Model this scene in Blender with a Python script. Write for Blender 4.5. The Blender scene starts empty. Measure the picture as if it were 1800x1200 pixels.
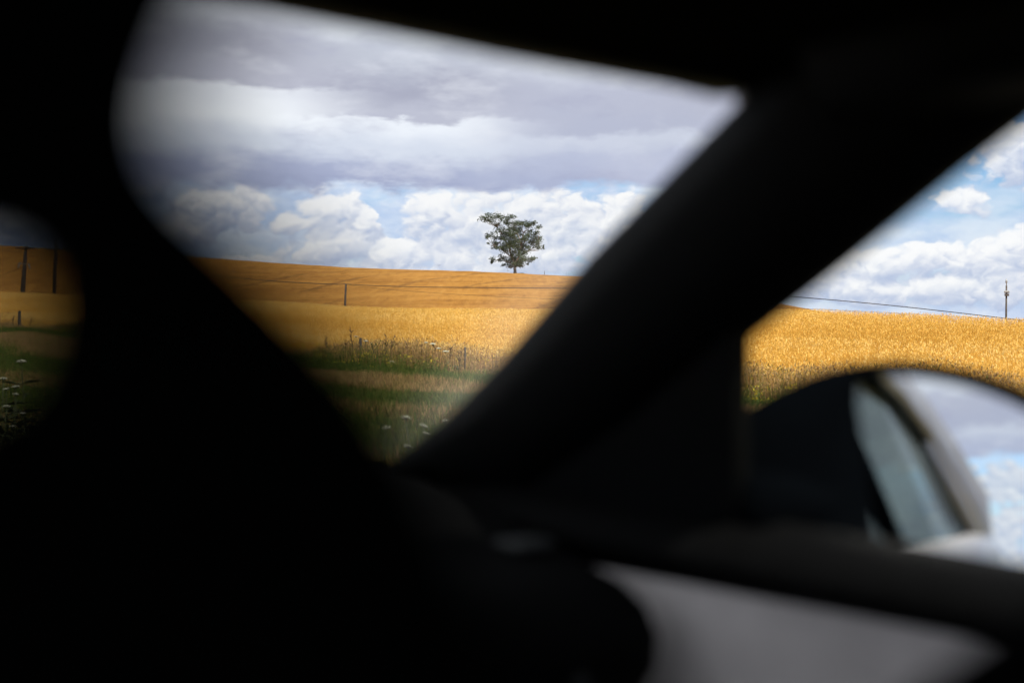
import bpy, bmesh, math, random
import numpy as np
from mathutils import Vector, Matrix, noise

random.seed(7)
rng = np.random.default_rng(7)
R = math.radians
scene = bpy.context.scene
COL = scene.collection

# ------------------------------------------------------------------ camera
CAM_Z = 1.10                     # eye height over the road, on the rear seat of the car
FPX = 2650.0                     # focal length in pixels of the 1800 px wide photograph
HORIZON = 590.0                  # row of the eye level in the photograph
cam_data = bpy.data.cameras.new('camera')
cam_data.sensor_width = 36.0
cam_data.lens = 36.0 * FPX / 1800.0
cam_data.clip_start = 0.02
cam_data.clip_end = 20000
cam_data.dof.use_dof = True
cam_data.dof.focus_distance = 250.0
cam_data.dof.aperture_fstop = 2.15
cam = bpy.data.objects.new('camera', cam_data)
COL.objects.link(cam)
cam.location = (0, 0, CAM_Z)
cam.rotation_euler = (R(90) - math.atan((600 - HORIZON) / FPX), 0, 0)
scene.camera = cam

# ------------------------------------------------------------------ colour management
vs = scene.view_settings
scene.display_settings.display_device = 'sRGB'
vs.view_transform = 'Standard'
vs.look = 'None'
vs.exposure = 0.42
vs.gamma = 1.0
vs.use_curve_mapping = False
scene.cycles.use_denoising = True
scene.cycles.transparent_max_bounces = 16
scene.cycles.max_bounces = 6
scene.cycles.diffuse_bounces = 3
scene.cycles.use_adaptive_sampling = True
scene.cycles.adaptive_threshold = 0.022
scene.cycles.caustics_reflective = False
scene.cycles.caustics_refractive = False
scene.cycles.sample_clamp_indirect = 6

# ------------------------------------------------------------------ sun
SUN_EL = R(54)
SUN_AZ = R(140)                  # clockwise from the view direction: behind, to the right
sun_dir = Vector((math.sin(SUN_AZ) * math.cos(SUN_EL), math.cos(SUN_AZ) * math.cos(SUN_EL), math.sin(SUN_EL)))
sd = bpy.data.lights.new('sun', 'SUN')
sd.energy = 5.0
sd.angle = R(0.53)
sd.color = (1.0, 0.93, 0.80)
sun = bpy.data.objects.new('sun', sd)
COL.objects.link(sun)
sun.rotation_euler = (-sun_dir).to_track_quat('-Z', 'Y').to_euler()


# ------------------------------------------------------------------ node expression helper
class X:
    """a float socket with arithmetic"""
    def __init__(self, nt, sock): self.nt, self.s = nt, sock
    def _m(self, op, a, b=None, c=None):
        n = self.nt.nodes.new('ShaderNodeMath'); n.operation = op
        for i, v in enumerate((a, b, c)):
            if v is None: continue
            if isinstance(v, X): self.nt.links.new(v.s, n.inputs[i])
            else: n.inputs[i].default_value = float(v)
        return X(self.nt, n.outputs[0])
    def __add__(s, o): return s._m('ADD', s, o)
    __radd__ = __add__
    def __sub__(s, o): return s._m('SUBTRACT', s, o)
    def __rsub__(s, o): return s._m('SUBTRACT', o, s)
    def __mul__(s, o): return s._m('MULTIPLY', s, o)
    __rmul__ = __mul__
    def __truediv__(s, o): return s._m('DIVIDE', s, o)
    def max(s, o): return s._m('MAXIMUM', s, o)
    def min(s, o): return s._m('MINIMUM', s, o)
    def abs(s): return s._m('ABSOLUTE', s)
    def step(s, a, b, lo=0.0, hi=1.0):
        n = s.nt.nodes.new('ShaderNodeMapRange'); n.interpolation_type = 'SMOOTHSTEP'
        s.nt.links.new(s.s, n.inputs['Value'])
        for k, v in (('From Min', a), ('From Max', b), ('To Min', lo), ('To Max', hi)):
            if isinstance(v, X): s.nt.links.new(v.s, n.inputs[k])
            else: n.inputs[k].default_value = v
        return X(s.nt, n.outputs['Result'])


def srgb(r, g, b):
    f = lambda c: (c / 255 / 12.92) if c / 255 <= .04045 else ((c / 255 + .055) / 1.055) ** 2.4
    return (f(r), f(g), f(b), 1.0)


def fbm(nt, vec, scale, detail=5, rough=0.5, dist=0.0, dim='3D'):
    n = nt.nodes.new('ShaderNodeTexNoise'); n.noise_dimensions = dim
    nt.links.new(vec, n.inputs['Vector'])
    n.inputs['Scale'].default_value = scale; n.inputs['Detail'].default_value = detail
    n.inputs['Roughness'].default_value = rough; n.inputs['Distortion'].default_value = dist
    return X(nt, n.outputs[0])


def lump(nt, vec, scale):
    """rounded bumps: one minus the squared distance to scattered centres"""
    n = nt.nodes.new('ShaderNodeTexVoronoi'); n.feature = 'F1'; n.voronoi_dimensions = '2D'
    nt.links.new(vec, n.inputs['Vector'])
    n.inputs['Scale'].default_value = scale
    d = X(nt, n.outputs['Distance'])
    return 1.0 - d * d * 1.6


def mixcol(nt, fac, a, b):
    n = nt.nodes.new('ShaderNodeMix'); n.data_type = 'RGBA'; n.clamp_factor = True
    for v, i in ((fac, 0), (a, 6), (b, 7)):
        if isinstance(v, X): nt.links.new(v.s, n.inputs[i])
        elif hasattr(v, 'is_linked') or isinstance(v, bpy.types.NodeSocket): nt.links.new(v, n.inputs[i])
        else: n.inputs[i].default_value = v
    return n.outputs[2]


def ramp(nt, fac, stops, interp='EASE'):
    n = nt.nodes.new('ShaderNodeValToRGB'); cr = n.color_ramp; cr.interpolation = interp
    while len(cr.elements) < len(stops): cr.elements.new(0.5)
    for e, (p, c) in zip(cr.elements, stops):
        e.position = p; e.color = c if len(c) == 4 else (*c, 1)
    nt.links.new(fac.s if isinstance(fac, X) else fac, n.inputs[0])
    return n.outputs[0]


def vadd(nt, vec, off):
    n = nt.nodes.new('ShaderNodeVectorMath'); n.operation = 'ADD'
    nt.links.new(vec, n.inputs[0]); n.inputs[1].default_value = off
    return n.outputs[0]


# ------------------------------------------------------------------ world: clear sky with a cloud layer
world = bpy.data.worlds.new('World')
scene.world = world
world.use_nodes = True


def build_world():
    nt = world.node_tree
    nt.nodes.clear()
    out = nt.nodes.new('ShaderNodeOutputWorld')
    sky = nt.nodes.new('ShaderNodeTexSky')
    sky.sky_type = 'NISHITA'; sky.sun_disc = False
    sky.sun_elevation = SUN_EL; sky.sun_rotation = SUN_AZ
    sky.air_density = 1.0; sky.dust_density = 0.6; sky.ozone_density = 2.0
    bg = nt.nodes.new('ShaderNodeBackground'); bg.inputs[1].default_value = 0.10
    tint = nt.nodes.new('ShaderNodeVectorMath'); tint.operation = 'MULTIPLY'
    nt.links.new(sky.outputs[0], tint.inputs[0]); tint.inputs[1].default_value = (.62, .82, 1.08)
    nt.links.new(tint.outputs[0], bg.inputs[0])

    tc = nt.nodes.new('ShaderNodeTexCoord')
    gen = tc.outputs['Generated']
    sep = nt.nodes.new('ShaderNodeSeparateXYZ'); nt.links.new(gen, sep.inputs[0])
    x, y, z = (X(nt, sep.outputs[i]) for i in range(3))
    az = x._m('ARCTAN2', x, y)
    el = x._m('ARCSINE', z)
    u = az * 2.65
    v = el * 2.65
    U = lambda px: math.atan((px - 900) / FPX) * 2.65
    V = lambda py, px=900: math.atan((HORIZON - py) / math.hypot(FPX, px - 900)) * 2.65

    def comb(a, b):
        c = nt.nodes.new('ShaderNodeCombineXYZ')
        nt.links.new(a.s, c.inputs[0]); nt.links.new(b.s, c.inputs[1])
        return c.outputs[0]
    P = comb(u, v)
    PS = comb(u, v * 2.6)                       # flattened layers
    two = dict(dim='2D')
    w_big = fbm(nt, PS, 3.1, 4, .55, **two) - .5
    w_fine = fbm(nt, PS, 12.0, 4, .6, **two) - .5

    # ---- deck of stratocumulus: lower edge and banding
    edge = u.step(U(1180), U(1500), .252, .47) + (u.step(1.1, 1.9, 0, -.2))
    vw = v + w_big * .05 + w_fine * .04
    deck_a = (vw - edge).step(-.006, .014)
    t = (vw - .25) / .40
    g = srgb
    left = ramp(nt, t, [(0, g(152, 161, 191)), (.09, g(160, 168, 196)), (.19, g(204, 211, 225)), (.33, g(236, 240, 246)),
                        (.44, g(230, 234, 242)), (.475, g(182, 184, 199)), (.62, g(168, 170, 185)), (.75, g(200, 204, 214)), (.9, g(210, 216, 224))])
    mid = ramp(nt, t, [(0, g(156, 164, 195)), (.09, g(168, 176, 204)), (.19, g(208, 215, 230)), (.305, g(230, 235, 244)),
                       (.335, g(184, 187, 204)), (.46, g(166, 169, 188)), (.60, g(192, 197, 211)), (.70, g(222, 228, 237)), (.9, g(226, 232, 240))])
    right = ramp(nt, t, [(0, g(168, 176, 204)), (.12, g(180, 187, 211)), (.22, g(198, 204, 221)), (.26, g(178, 183, 204)),
                         (.40, g(182, 186, 205)), (.55, g(210, 215, 227)), (.68, g(220, 226, 235)), (.9, g(198, 203, 215))])
    c1 = mixcol(nt, u.step(U(430), U(720)), left, mid)
    deck = mixcol(nt, u.step(U(760), U(1010)), c1, right)
    tone = fbm(nt, PS, 4.6, 5, .58, **two)
    deck = mixcol(nt, tone.step(.50, .80, 0, .4), deck, g(236, 239, 246))
    deck = mixcol(nt, tone.step(.46, .22, 0, .3), deck, g(152, 155, 184))

    # ---- heaped clouds below the deck: (column, row, half width, half height)
    blobs = [(262, 322, 46, 36), (390, 362, 84, 42), (330, 402, 60, 30), (120, 380, 90, 40), (40, 400, 80, 40),
             (585, 378, 58, 44), (518, 390, 38, 24), (642, 394, 34, 28), (600, 435, 105, 36), (690, 450, 70, 30),
             (775, 374, 62, 38), (880, 392, 160, 60), (985, 402, 80, 54), (900, 450, 200, 44), (1080, 420, 110, 70),
             (1250, 450, 150, 60), (1420, 490, 90, 40),
             (1692, 356, 44, 24), (1545, 462, 74, 32), (1628, 448, 40, 30), (1730, 452, 88, 44), (1795, 434, 50, 42),
             (1520, 508, 150, 30), (1690, 505, 160, 34), (1795, 262, 80, 60), (420, 462, 90, 18), (700, 475, 120, 14)]
    def heap(vec):
        """1 at a cloud's heart, 0 at its rim, falling on outside"""
        q = None
        for bx, by, rx, ry in blobs:
            m = nt.nodes.new('ShaderNodeVectorMath'); m.operation = 'MULTIPLY_ADD'
            sx, sy = 1000.0 / rx, 1000.0 / ry
            nt.links.new(vec, m.inputs[0]); m.inputs[1].default_value = (sx, sy, 0); m.inputs[2].default_value = (-U(bx) * sx, -V(by, bx) * sy, 0)
            d = nt.nodes.new('ShaderNodeVectorMath'); d.operation = 'DOT_PRODUCT'
            nt.links.new(m.outputs[0], d.inputs[0]); nt.links.new(m.outputs[0], d.inputs[1])
            k = X(nt, d.outputs['Value'])
            q = k if q is None else q._m('SMOOTH_MIN', q, k, .35)
        return 1.0 - q.min(4.0)
    jit = comb(u + w_fine * .06, v + w_big * .05)
    dens0 = heap(jit)
    dens1 = heap(vadd(nt, jit, (-.006, .022, 0)))
    # the same kind of cloud all round the horizon outside the view
    ring = w_big.step(-.17, .05, -1.2, .9) - v.step(.16, .42, 0, 2.5)
    dens = dens0.max(ring - u.abs().step(1.25, .95, 0, 6.0)).max(-2.5)

    def billow(vec):
        return lump(nt, vec, 19.0) * .62 + lump(nt, vec, 47.0) * .36 + (fbm(nt, vec, 34.0, 4, .6, **two) - .5) * .9 - .62
    n0 = billow(jit)
    n1 = billow(vadd(nt, jit, (-.004, .010, 0)))
    d0 = dens * .75 + n0 * .95 + .12
    cum_a = d0.step(-.08, .42)
    lit = (n0 - n1) * .55 + .52 + (dens0 - dens1).max(-1.0).min(1.0) * .42
    body = mixcol(nt, lit.step(.05, 1.0), g(180, 193, 221), g(249, 249, 250))
    gloom = u.step(U(540), U(180), 0, .62)          # heavier, thicker cloud on the left
    body = mixcol(nt, gloom * lit.step(1.0, .2, .45, 1.0), body, g(104, 120, 152))
    # pale vapour low over the land
    soft = fbm(nt, PS, 3.4, 4, .6, **two)
    haze_f = (soft.step(.30, .62) * v.step(.42, .10, .12, .85)).max(v.step(.13, .03, 0, .95)).max(soft.step(.22, .42) * u.step(U(1150), U(1500), .85, 0))
    low = mixcol(nt, tone.step(.33, .60), g(188, 204, 234), g(226, 232, 243))
    low = mixcol(nt, gloom, low, g(112, 130, 164))

    def back(col, strength=1.0):
        b = nt.nodes.new('ShaderNodeBackground'); b.inputs[1].default_value = strength
        nt.links.new(col, b.inputs[0])
        return b.outputs[0]

    def mixs(f, a, b):
        m = nt.nodes.new('ShaderNodeMixShader')
        nt.links.new(f.s, m.inputs[0]); nt.links.new(a, m.inputs[1]); nt.links.new(b, m.inputs[2])
        return m.outputs[0]
    s = mixs(haze_f, bg.outputs[0], back(low, .86))
    s = mixs(cum_a * .94, s, back(body, .82))
    s = mixs(deck_a, s, back(deck, .88))
    nt.links.new(s, out.inputs[0])


build_world()


# ------------------------------------------------------------------ material helpers
def mat(name, color, rough=.6, metal=0.0, spec=.5, var=0.0, scale=8.0, bump=0.0, bscale=60.0, coat=0.0):
    m = bpy.data.materials.new(name); m.use_nodes = True
    nt = m.node_tree; b = nt.nodes['Principled BSDF']
    b.inputs['Base Color'].default_value = (*color, 1)
    b.inputs['Roughness'].default_value = rough; b.inputs['Metallic'].default_value = metal
    b.inputs['Specular IOR Level'].default_value = spec
    b.inputs['Coat Weight'].default_value = coat
    tc = nt.nodes.new('ShaderNodeTexCoord')
    if var:
        f = fbm(nt, tc.outputs['Object'], scale, 6, .6)
        c = mixcol(nt, f.step(.3, .7), tuple(k * (1 - var) for k in color) + (1,), tuple(min(1, k * (1 + var)) for k in color) + (1,))
        nt.links.new(c, b.inputs['Base Color'])
    if bump:
        f = fbm(nt, tc.outputs['Object'], bscale, 4, .6)
        bn = nt.nodes.new('ShaderNodeBump'); bn.inputs['Strength'].default_value = bump; bn.inputs['Distance'].default_value = .01
        nt.links.new(f.s, bn.inputs['Height']); nt.links.new(bn.outputs[0], b.inputs['Normal'])
    return m


def attr_mat(name, stops, rough=.8, spec=.2, trans=0.0):
    """colour from the per-face random attribute 'shade'"""
    m = bpy.data.materials.new(name); m.use_nodes = True
    nt = m.node_tree; b = nt.nodes['Principled BSDF']
    a = nt.nodes.new('ShaderNodeAttribute'); a.attribute_name = 'shade'
    c = ramp(nt, a.outputs['Fac'], stops, 'LINEAR')
    nt.links.new(c, b.inputs['Base Color'])
    b.inputs['Roughness'].default_value = rough; b.inputs['Specular IOR Level'].default_value = spec
    if trans:
        tr = nt.nodes.new('ShaderNodeBsdfTranslucent'); nt.links.new(c, tr.inputs[0])
        mx = nt.nodes.new('ShaderNodeMixShader'); mx.inputs[0].default_value = trans
        nt.links.new(b.outputs[0], mx.inputs[1]); nt.links.new(tr.outputs[0], mx.inputs[2])
        nt.links.new(mx.outputs[0], nt.nodes['Material Output'].inputs[0])
    return m


def glass_mat(name, tint=(.93, .95, .94), dust=False, gloss=(1, 1, 1)):
    m = bpy.data.materials.new(name); m.use_nodes = True
    nt = m.node_tree; nt.nodes.clear()
    out = nt.nodes.new('ShaderNodeOutputMaterial')
    tr = nt.nodes.new('ShaderNodeBsdfTransparent'); tr.inputs[0].default_value = (*tint, 1)
    gl = nt.nodes.new('ShaderNodeBsdfGlossy'); gl.inputs['Roughness'].default_value = 0.0; gl.inputs[0].default_value = (*gloss, 1)
    lw = nt.nodes.new('ShaderNodeLayerWeight'); lw.inputs[0].default_value = .5
    fc = X(nt, lw.outputs['Facing'])
    fres = fc._m('POWER', fc, 5.0) * .92 + .04      # the same from either side of a thin pane
    mx = nt.nodes.new('ShaderNodeMixShader')
    nt.links.new(fres.s, mx.inputs[0]); nt.links.new(tr.outputs[0], mx.inputs[1]); nt.links.new(gl.outputs[0], mx.inputs[2])
    s = mx.outputs[0]
    if dust:
        # film of road dust left at the pillar side where the wiper does not reach
        tc = nt.nodes.new('ShaderNodeTexCoord'); sp = nt.nodes.new('ShaderNodeSeparateXYZ')
        nt.links.new(tc.outputs['Object'], sp.inputs[0])
        gx, gy = X(nt, sp.outputs[0]), X(nt, sp.outputs[1])
        f = gy + .585 + (gx - .28) * .18
        n = fbm(nt, tc.outputs['Object'], 7.0, 5, .6)
        fac = f.step(.11, .0) * n.step(.2, .75, .025, .115) + .0015
        ts = nt.nodes.new('ShaderNodeBsdfTranslucent'); ts.inputs[0].default_value = (.82, .78, .72, 1)
        m2 = nt.nodes.new('ShaderNodeMixShader')
        nt.links.new(fac.s, m2.inputs[0]); nt.links.new(s, m2.inputs[1]); nt.links.new(ts.outputs[0], m2.inputs[2])
        s = m2.outputs[0]
    nt.links.new(s, out.inputs[0])
    return m


# ------------------------------------------------------------------ object helpers
def tag(o, label=None, cat=None, group=None, kind=None):
    for k, val in (('label', label), ('category', cat), ('group', group), ('kind', kind)):
        if val: o[k] = val
    return o


def empty(name, loc=(0, 0, 0), rz=0):
    o = bpy.data.objects.new(name, None); COL.objects.link(o)
    o.location = loc; o.rotation_euler = (0, 0, rz); o.empty_display_size = .2
    return o


def mesh_obj(name, verts, faces, material, parent=None, smooth=False):
    me = bpy.data.meshes.new(name)
    me.from_pydata([tuple(map(float, p)) for p in verts], [], faces)
    if smooth: me.polygons.foreach_set('use_smooth', [True] * len(me.polygons))
    me.materials.append(material); me.update()
    o = bpy.data.objects.new(name, me); COL.objects.link(o); o.parent = parent
    return o


def tri_soup(name, V, F, shade, material, parent=None):
    """large mesh of triangles (numpy) with a per-face 'shade' attribute"""
    me = bpy.data.meshes.new(name)
    nv, nf = len(V), len(F)
    me.vertices.add(nv); me.vertices.foreach_set('co', np.asarray(V, np.float32).ravel())
    me.loops.add(nf * 3); me.loops.foreach_set('vertex_index', np.asarray(F, np.int32).ravel())
    me.polygons.add(nf); me.polygons.foreach_set('loop_start', np.arange(0, nf * 3, 3, dtype=np.int32))
    me.update(calc_edges=True)
    at = me.attributes.new('shade', 'FLOAT', 'FACE'); at.data.foreach_set('value', np.asarray(shade, np.float32))
    me.materials.append(material)
    o = bpy.data.objects.new(name, me); COL.objects.link(o); o.parent = parent
    return o


def loft(name, rings, material, parent=None, closed=True, cap=True, smooth=True):
    n = len(rings[0]); V = [p for r_ in rings for p in r_]; F = []
    for i in range(len(rings) - 1):
        for j in range(n if closed else n - 1):
            a, b = i * n + j, i * n + (j + 1) % n
            F.append((a, b, b + n, a + n))
    if cap and closed:
        F.append(tuple(range(n - 1, -1, -1))); F.append(tuple((len(rings) - 1) * n + j for j in range(n)))
    return mesh_obj(name, V, F, material, parent, smooth)


def tube_data(path, radii, sides=8):
    V, F = [], []
    path = [Vector(p) for p in path]
    for i, p in enumerate(path):
        t = (path[min(i + 1, len(path) - 1)] - path[max(i - 1, 0)]).normalized()
        a = t.orthogonal().normalized() if abs(t.z) > .99 else t.cross(Vector((0, 0, 1))).normalized()
        b = t.cross(a)
        rr = radii[i] if hasattr(radii, '__len__') else radii
        for k in range(sides):
            th = 2 * math.pi * k / sides
            V.append(p + (a * math.cos(th) + b * math.sin(th)) * rr)
    for i in range(len(path) - 1):
        for k in range(sides):
            q, w = i * sides + k, i * sides + (k + 1) % sides
            F.append((q, w, w + sides, q + sides))
    F.append(tuple(range(sides - 1, -1, -1))); F.append(tuple((len(path) - 1) * sides + k for k in range(sides)))
    return V, F


def tubes(name, specs, material, parent=None, smooth=True):
    V, F = [], []
    for path, radii, sides in specs:
        v_, f_ = tube_data(path, radii, sides)
        o = len(V); V += v_; F += [tuple(i + o for i in f) for f in f_]
    return mesh_obj(name, V, F, material, parent, smooth)


def box_data(c, s, rz=0):
    V = []
    for dz in (-.5, .5):
        for dx, dy in ((-.5, -.5), (.5, -.5), (.5, .5), (-.5, .5)):
            px, py = dx * s[0], dy * s[1]
            V.append((c[0] + px * math.cos(rz) - py * math.sin(rz), c[1] + px * math.sin(rz) + py * math.cos(rz), c[2] + dz * s[2]))
    return V, [(3, 2, 1, 0), (4, 5, 6, 7), (0, 1, 5, 4), (1, 2, 6, 5), (2, 3, 7, 6), (3, 0, 4, 7)]


def bevel(o, w, seg=2):
    m = o.modifiers.new('bevel', 'BEVEL'); m.width = w; m.segments = seg; m.limit_method = 'ANGLE'; m.angle_limit = R(30)
    return o


def plate(name, outlines, to3d, thick, round_, material, parent=None):
    """flat rounded plate (with holes) from 2D outlines; to3d maps (a, b, depth) to a point"""
    cu = bpy.data.curves.new('outline', 'CURVE'); cu.dimensions = '2D'; cu.fill_mode = 'BOTH'
    cu.extrude = max(thick / 2 - round_, .0005); cu.bevel_depth = round_; cu.bevel_resolution = 3
    for pts in outlines:
        sp = cu.splines.new('POLY'); sp.points.add(len(pts) - 1); sp.use_cyclic_u = True
        for p, q in zip(sp.points, pts): p.co = (q[0], q[1], 0, 1)
    tmp = bpy.data.objects.new('outline', cu)
    COL.objects.link(tmp)
    dg = bpy.context.evaluated_depsgraph_get()
    me = bpy.data.meshes.new_from_object(tmp.evaluated_get(dg))
    bpy.data.objects.remove(tmp); bpy.data.curves.remove(cu)
    for vtx in me.vertices: vtx.co = to3d(vtx.co.x, vtx.co.y, vtx.co.z)
    me.materials.clear(); me.materials.append(material); me.name = name
    me.polygons.foreach_set('use_smooth', [True] * len(me.polygons))
    o = bpy.data.objects.new(name, me); COL.objects.link(o); o.parent = parent
    return o


def smooth_closed(pts, n=6):
    """Catmull-Rom through closed 2D points"""
    out = []
    m = len(pts)
    for i in range(m):
        p0, p1, p2, p3 = (np.array(pts[(i + k) % m], float) for k in (-1, 0, 1, 2))
        for k in range(n):
            t = k / n
            out.append(.5 * ((2 * p1) + (-p0 + p2) * t + (2 * p0 - 5 * p1 + 4 * p2 - p3) * t * t + (-p0 + 3 * p1 - 3 * p2 + p3) * t ** 3))
    return out


# ------------------------------------------------------------------ the lie of the land
HEAD = R(127)                                # heading of the road and the car
fwd = np.array([math.cos(HEAD), math.sin(HEAD)])
rgt = np.array([fwd[1], -fwd[0]])


def sst(t):
    t = np.clip(t, 0, 1)
    return t * t * (3 - 2 * t)


PHI = lambda px: math.degrees(math.atan((px - 900) / FPX))
_edge = [(-60, 1.6), (PHI(35), 1.4), (-10, .4), (-4.3, 0), (9.2, -.5), (17, -.7), (40, -.8), (180, -.4)]
_crest = [(-60, 5.4)] + [(PHI(px), CAM_Z + (HORIZON - py) / FPX * (62 / math.sin(R(37 + PHI(px)))) - .78)
                         for px, py in ((0, 521), (300, 531), (600, 539), (950, 545), (1400, 548), (1600, 553), (1800, 561))] + [(30, .2), (60, -.2), (180, -.3)]
_ridge_r = [(-180, 420), (-19, 410), (0, 340), (10, 300), (19, 280), (180, 280)]
RR = lambda ph: np.interp(ph, *zip(*_ridge_r))
_ridge = [(-180, 8), (-60, 20)] + [(PHI(px), CAM_Z + (HORIZON - py) / FPX * float(RR(PHI(px))))
          for px, py in ((0, 444), (100, 448), (250, 453), (400, 461), (500, 468), (600, 473), (750, 478), (905, 483), (1020, 489), (1200, 508), (1400, 541), (1440, 549), (1560, 566), (1800, 575))] + [(40, 1.5), (90, 3), (180, 8)]


def hz(x, y):
    x = np.asarray(x, float); y = np.asarray(y, float)
    n = x * rgt[0] + y * rgt[1]
    s = x * fwd[0] + y * fwd[1]
    ph = np.degrees(np.arctan2(x, y)); r = np.hypot(x, y)
    side = sst((n - 4) / 4)
    e = np.interp(ph, *zip(*_edge)) * sst((n - 4) / 24)
    c = np.interp(ph, *zip(*_crest))
    t = sst((n - 27) / 35)
    near = e * (1 - t) + c * t
    near = near * (1 - sst((n - 64) / 45)) + (-1.2) * sst((n - 64) / 45)
    rr = RR(ph); H = np.interp(ph, *zip(*_ridge))
    q = (r / rr - .42) / .58
    hill = (H + 1.2) * sst(q)
    hill = np.where(r > rr, (H + 1.2) * (1 - .9 * sst((r / rr - 1) / 1.2)), hill) * sst((n - 60) / 60)
    z = near * side + hill
    z = np.where(n < 0, -.05 * sst((-n - 6) / 6), z)
    ripple = .05 * np.sin(s * .7 + n * .4) * np.sin(n * .9 - s * .23) + .12 * np.sin(s * .11 + 1) * np.sin(n * .13)
    z = z + ripple * sst((n - 4) / 5) * np.where(n > 0, 1, 0)
    # drainage furrow between carriageway and verge
    return z


def hz1(x, y): return float(hz(np.array([x]), np.array([y]))[0])


def at(px, py, d):
    """point seen at a photograph pixel, d metres down the view axis"""
    return Vector(((px - 900) / FPX * d, d, CAM_Z + (HORIZON - py) / FPX * d))


def sn_to_xy(s, n): return s * fwd[0] + n * rgt[0], s * fwd[1] + n * rgt[1]


def ground_material():
    m = bpy.data.materials.new('farmland'); m.use_nodes = True
    nt = m.node_tree; b = nt.nodes['Principled BSDF']
    b.inputs['Roughness'].default_value = .95; b.inputs['Specular IOR Level'].default_value = .1
    tc = nt.nodes.new('ShaderNodeTexCoord'); P = tc.outputs['Object']
    sp = nt.nodes.new('ShaderNodeSeparateXYZ'); nt.links.new(P, sp.inputs[0])
    x, y = X(nt, sp.outputs[0]), X(nt, sp.outputs[1])
    n = x * float(rgt[0]) + y * float(rgt[1])
    s = x * float(fwd[0]) + y * float(fwd[1])
    wob = (fbm(nt, P, .12, 4, .6) - .5)
    nn = n + wob * 5.0
    # verge
    gfine = fbm(nt, P, 2.5, 6, .7)
    green = mixcol(nt, gfine.step(.3, .7), (.06, .075, .018, 1), (.12, .125, .035, 1))
    dry = mixcol(nt, gfine.step(.3, .7), (.14, .08, .045, 1), (.25, .145, .08, 1))
    f1 = nn.step(15.2, 16.4) * nn.step(21.2, 20.0)
    f2 = nn.step(9.6, 10.8) * nn.step(12.6, 11.6) * .7
    f3 = nn.step(7.6, 6.5) * .5
    dfac = f1.max(f2).max(f3) * fbm(nt, P, .5, 5, .6).step(.3, .62)
    verge = mixcol(nt, dfac, green, dry)
    track = n.step(23.9, 24.2) * n.step(24.9, 24.6)
    verge = mixcol(nt, track * .8, verge, (.34, .27, .17, 1))
    # near crop floor
    straw = mixcol(nt, fbm(nt, P, 1.4, 6, .7).step(.3, .7), (.27, .145, .03, 1), (.42, .25, .07, 1))
    # far hill: ripe crop with drill rows and lodged streaks along the slope
    r2 = x._m('SQRT', x * x + y * y)
    mp = nt.nodes.new('ShaderNodeMapping'); nt.links.new(P, mp.inputs[0])
    mp.inputs['Rotation'].default_value = (0, 0, R(-6)); mp.inputs['Scale'].default_value = (.035, .16, 1)
    st = fbm(nt, mp.outputs[0], 1.0, 6, .62, .6)
    mp2 = nt.nodes.new('ShaderNodeMapping'); nt.links.new(P, mp2.inputs[0])
    mp2.inputs['Rotation'].default_value = (0, 0, R(-9)); mp2.inputs['Scale'].default_value = (.02, .12, 1)
    st2 = fbm(nt, mp2.outputs[0], 1.0, 5, .6, .3)
    mp3 = nt.nodes.new('ShaderNodeMapping'); nt.links.new(P, mp3.inputs[0]); mp3.inputs['Scale'].default_value = (1.0, .11, 1)
    grain = fbm(nt, mp3.outputs[0], .8, 6, .72)
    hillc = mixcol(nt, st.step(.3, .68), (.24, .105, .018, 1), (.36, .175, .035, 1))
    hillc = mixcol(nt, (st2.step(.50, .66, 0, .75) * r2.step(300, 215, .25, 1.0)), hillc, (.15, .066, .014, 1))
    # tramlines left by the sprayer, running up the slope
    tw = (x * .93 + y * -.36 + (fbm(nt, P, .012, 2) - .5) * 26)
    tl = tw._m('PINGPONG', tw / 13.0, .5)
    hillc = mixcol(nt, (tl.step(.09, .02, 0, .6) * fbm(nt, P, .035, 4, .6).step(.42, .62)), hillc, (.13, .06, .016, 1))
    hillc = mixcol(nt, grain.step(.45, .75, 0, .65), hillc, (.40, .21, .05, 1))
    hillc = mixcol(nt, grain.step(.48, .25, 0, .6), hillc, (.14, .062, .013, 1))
    base = mixcol(nt, nn.step(25.6, 26.6), verge, straw)
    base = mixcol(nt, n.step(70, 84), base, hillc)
    other = mixcol(nt, fbm(nt, P, .02, 5, .6).step(.4, .6), (.06, .08, .025, 1), (.30, .20, .07, 1))
    base = mixcol(nt, n.step(-5, -9), base, other)
    nt.links.new(base, b.inputs['Base Color'])
    bn = nt.nodes.new('ShaderNodeBump'); bn.inputs['Strength'].default_value = .9; bn.inputs['Distance'].default_value = .45
    nt.links.new((grain * .7 + fbm(nt, P, 3.2, 4, .7) * .3).s, bn.inputs['Height']); nt.links.new(bn.outputs[0], b.inputs['Normal'])
    return m


def build_ground():
    ph = np.concatenate([np.arange(-180, -30, 4), np.arange(-30, -22, 1), np.arange(-22, 22, .2), np.arange(22, 60, 1), np.arange(60, 180, 4)])
    rad = np.concatenate([np.array([.5, 1.5, 3, 4.5]), np.geomspace(5.5, 620, 190), np.array([760, 1000, 1500, 2500, 5000, 9000])])
    A, B = np.meshgrid(np.radians(ph), rad, indexing='ij')
    xs, ys = B * np.sin(A), B * np.cos(A)
    zs = hz(xs, ys)
    na, nr = len(ph), len(rad)
    V = np.stack([xs, ys, zs], -1).reshape(-1, 3).tolist()
    F = []
    for i in range(na):
        j = (i + 1) % na
        for k in range(nr - 1):
            F.append((i * nr + k, j * nr + k, j * nr + k + 1, i * nr + k + 1))
    V.append((0, 0, 0.0)); c = len(V) - 1
    for i in range(na): F.append((c, ((i + 1) % na) * nr, i * nr))
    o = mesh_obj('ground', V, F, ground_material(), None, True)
    tag(o, kind='structure', label='rolling farmland with grass verge and ripe fields')
    return o


build_ground()


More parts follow.
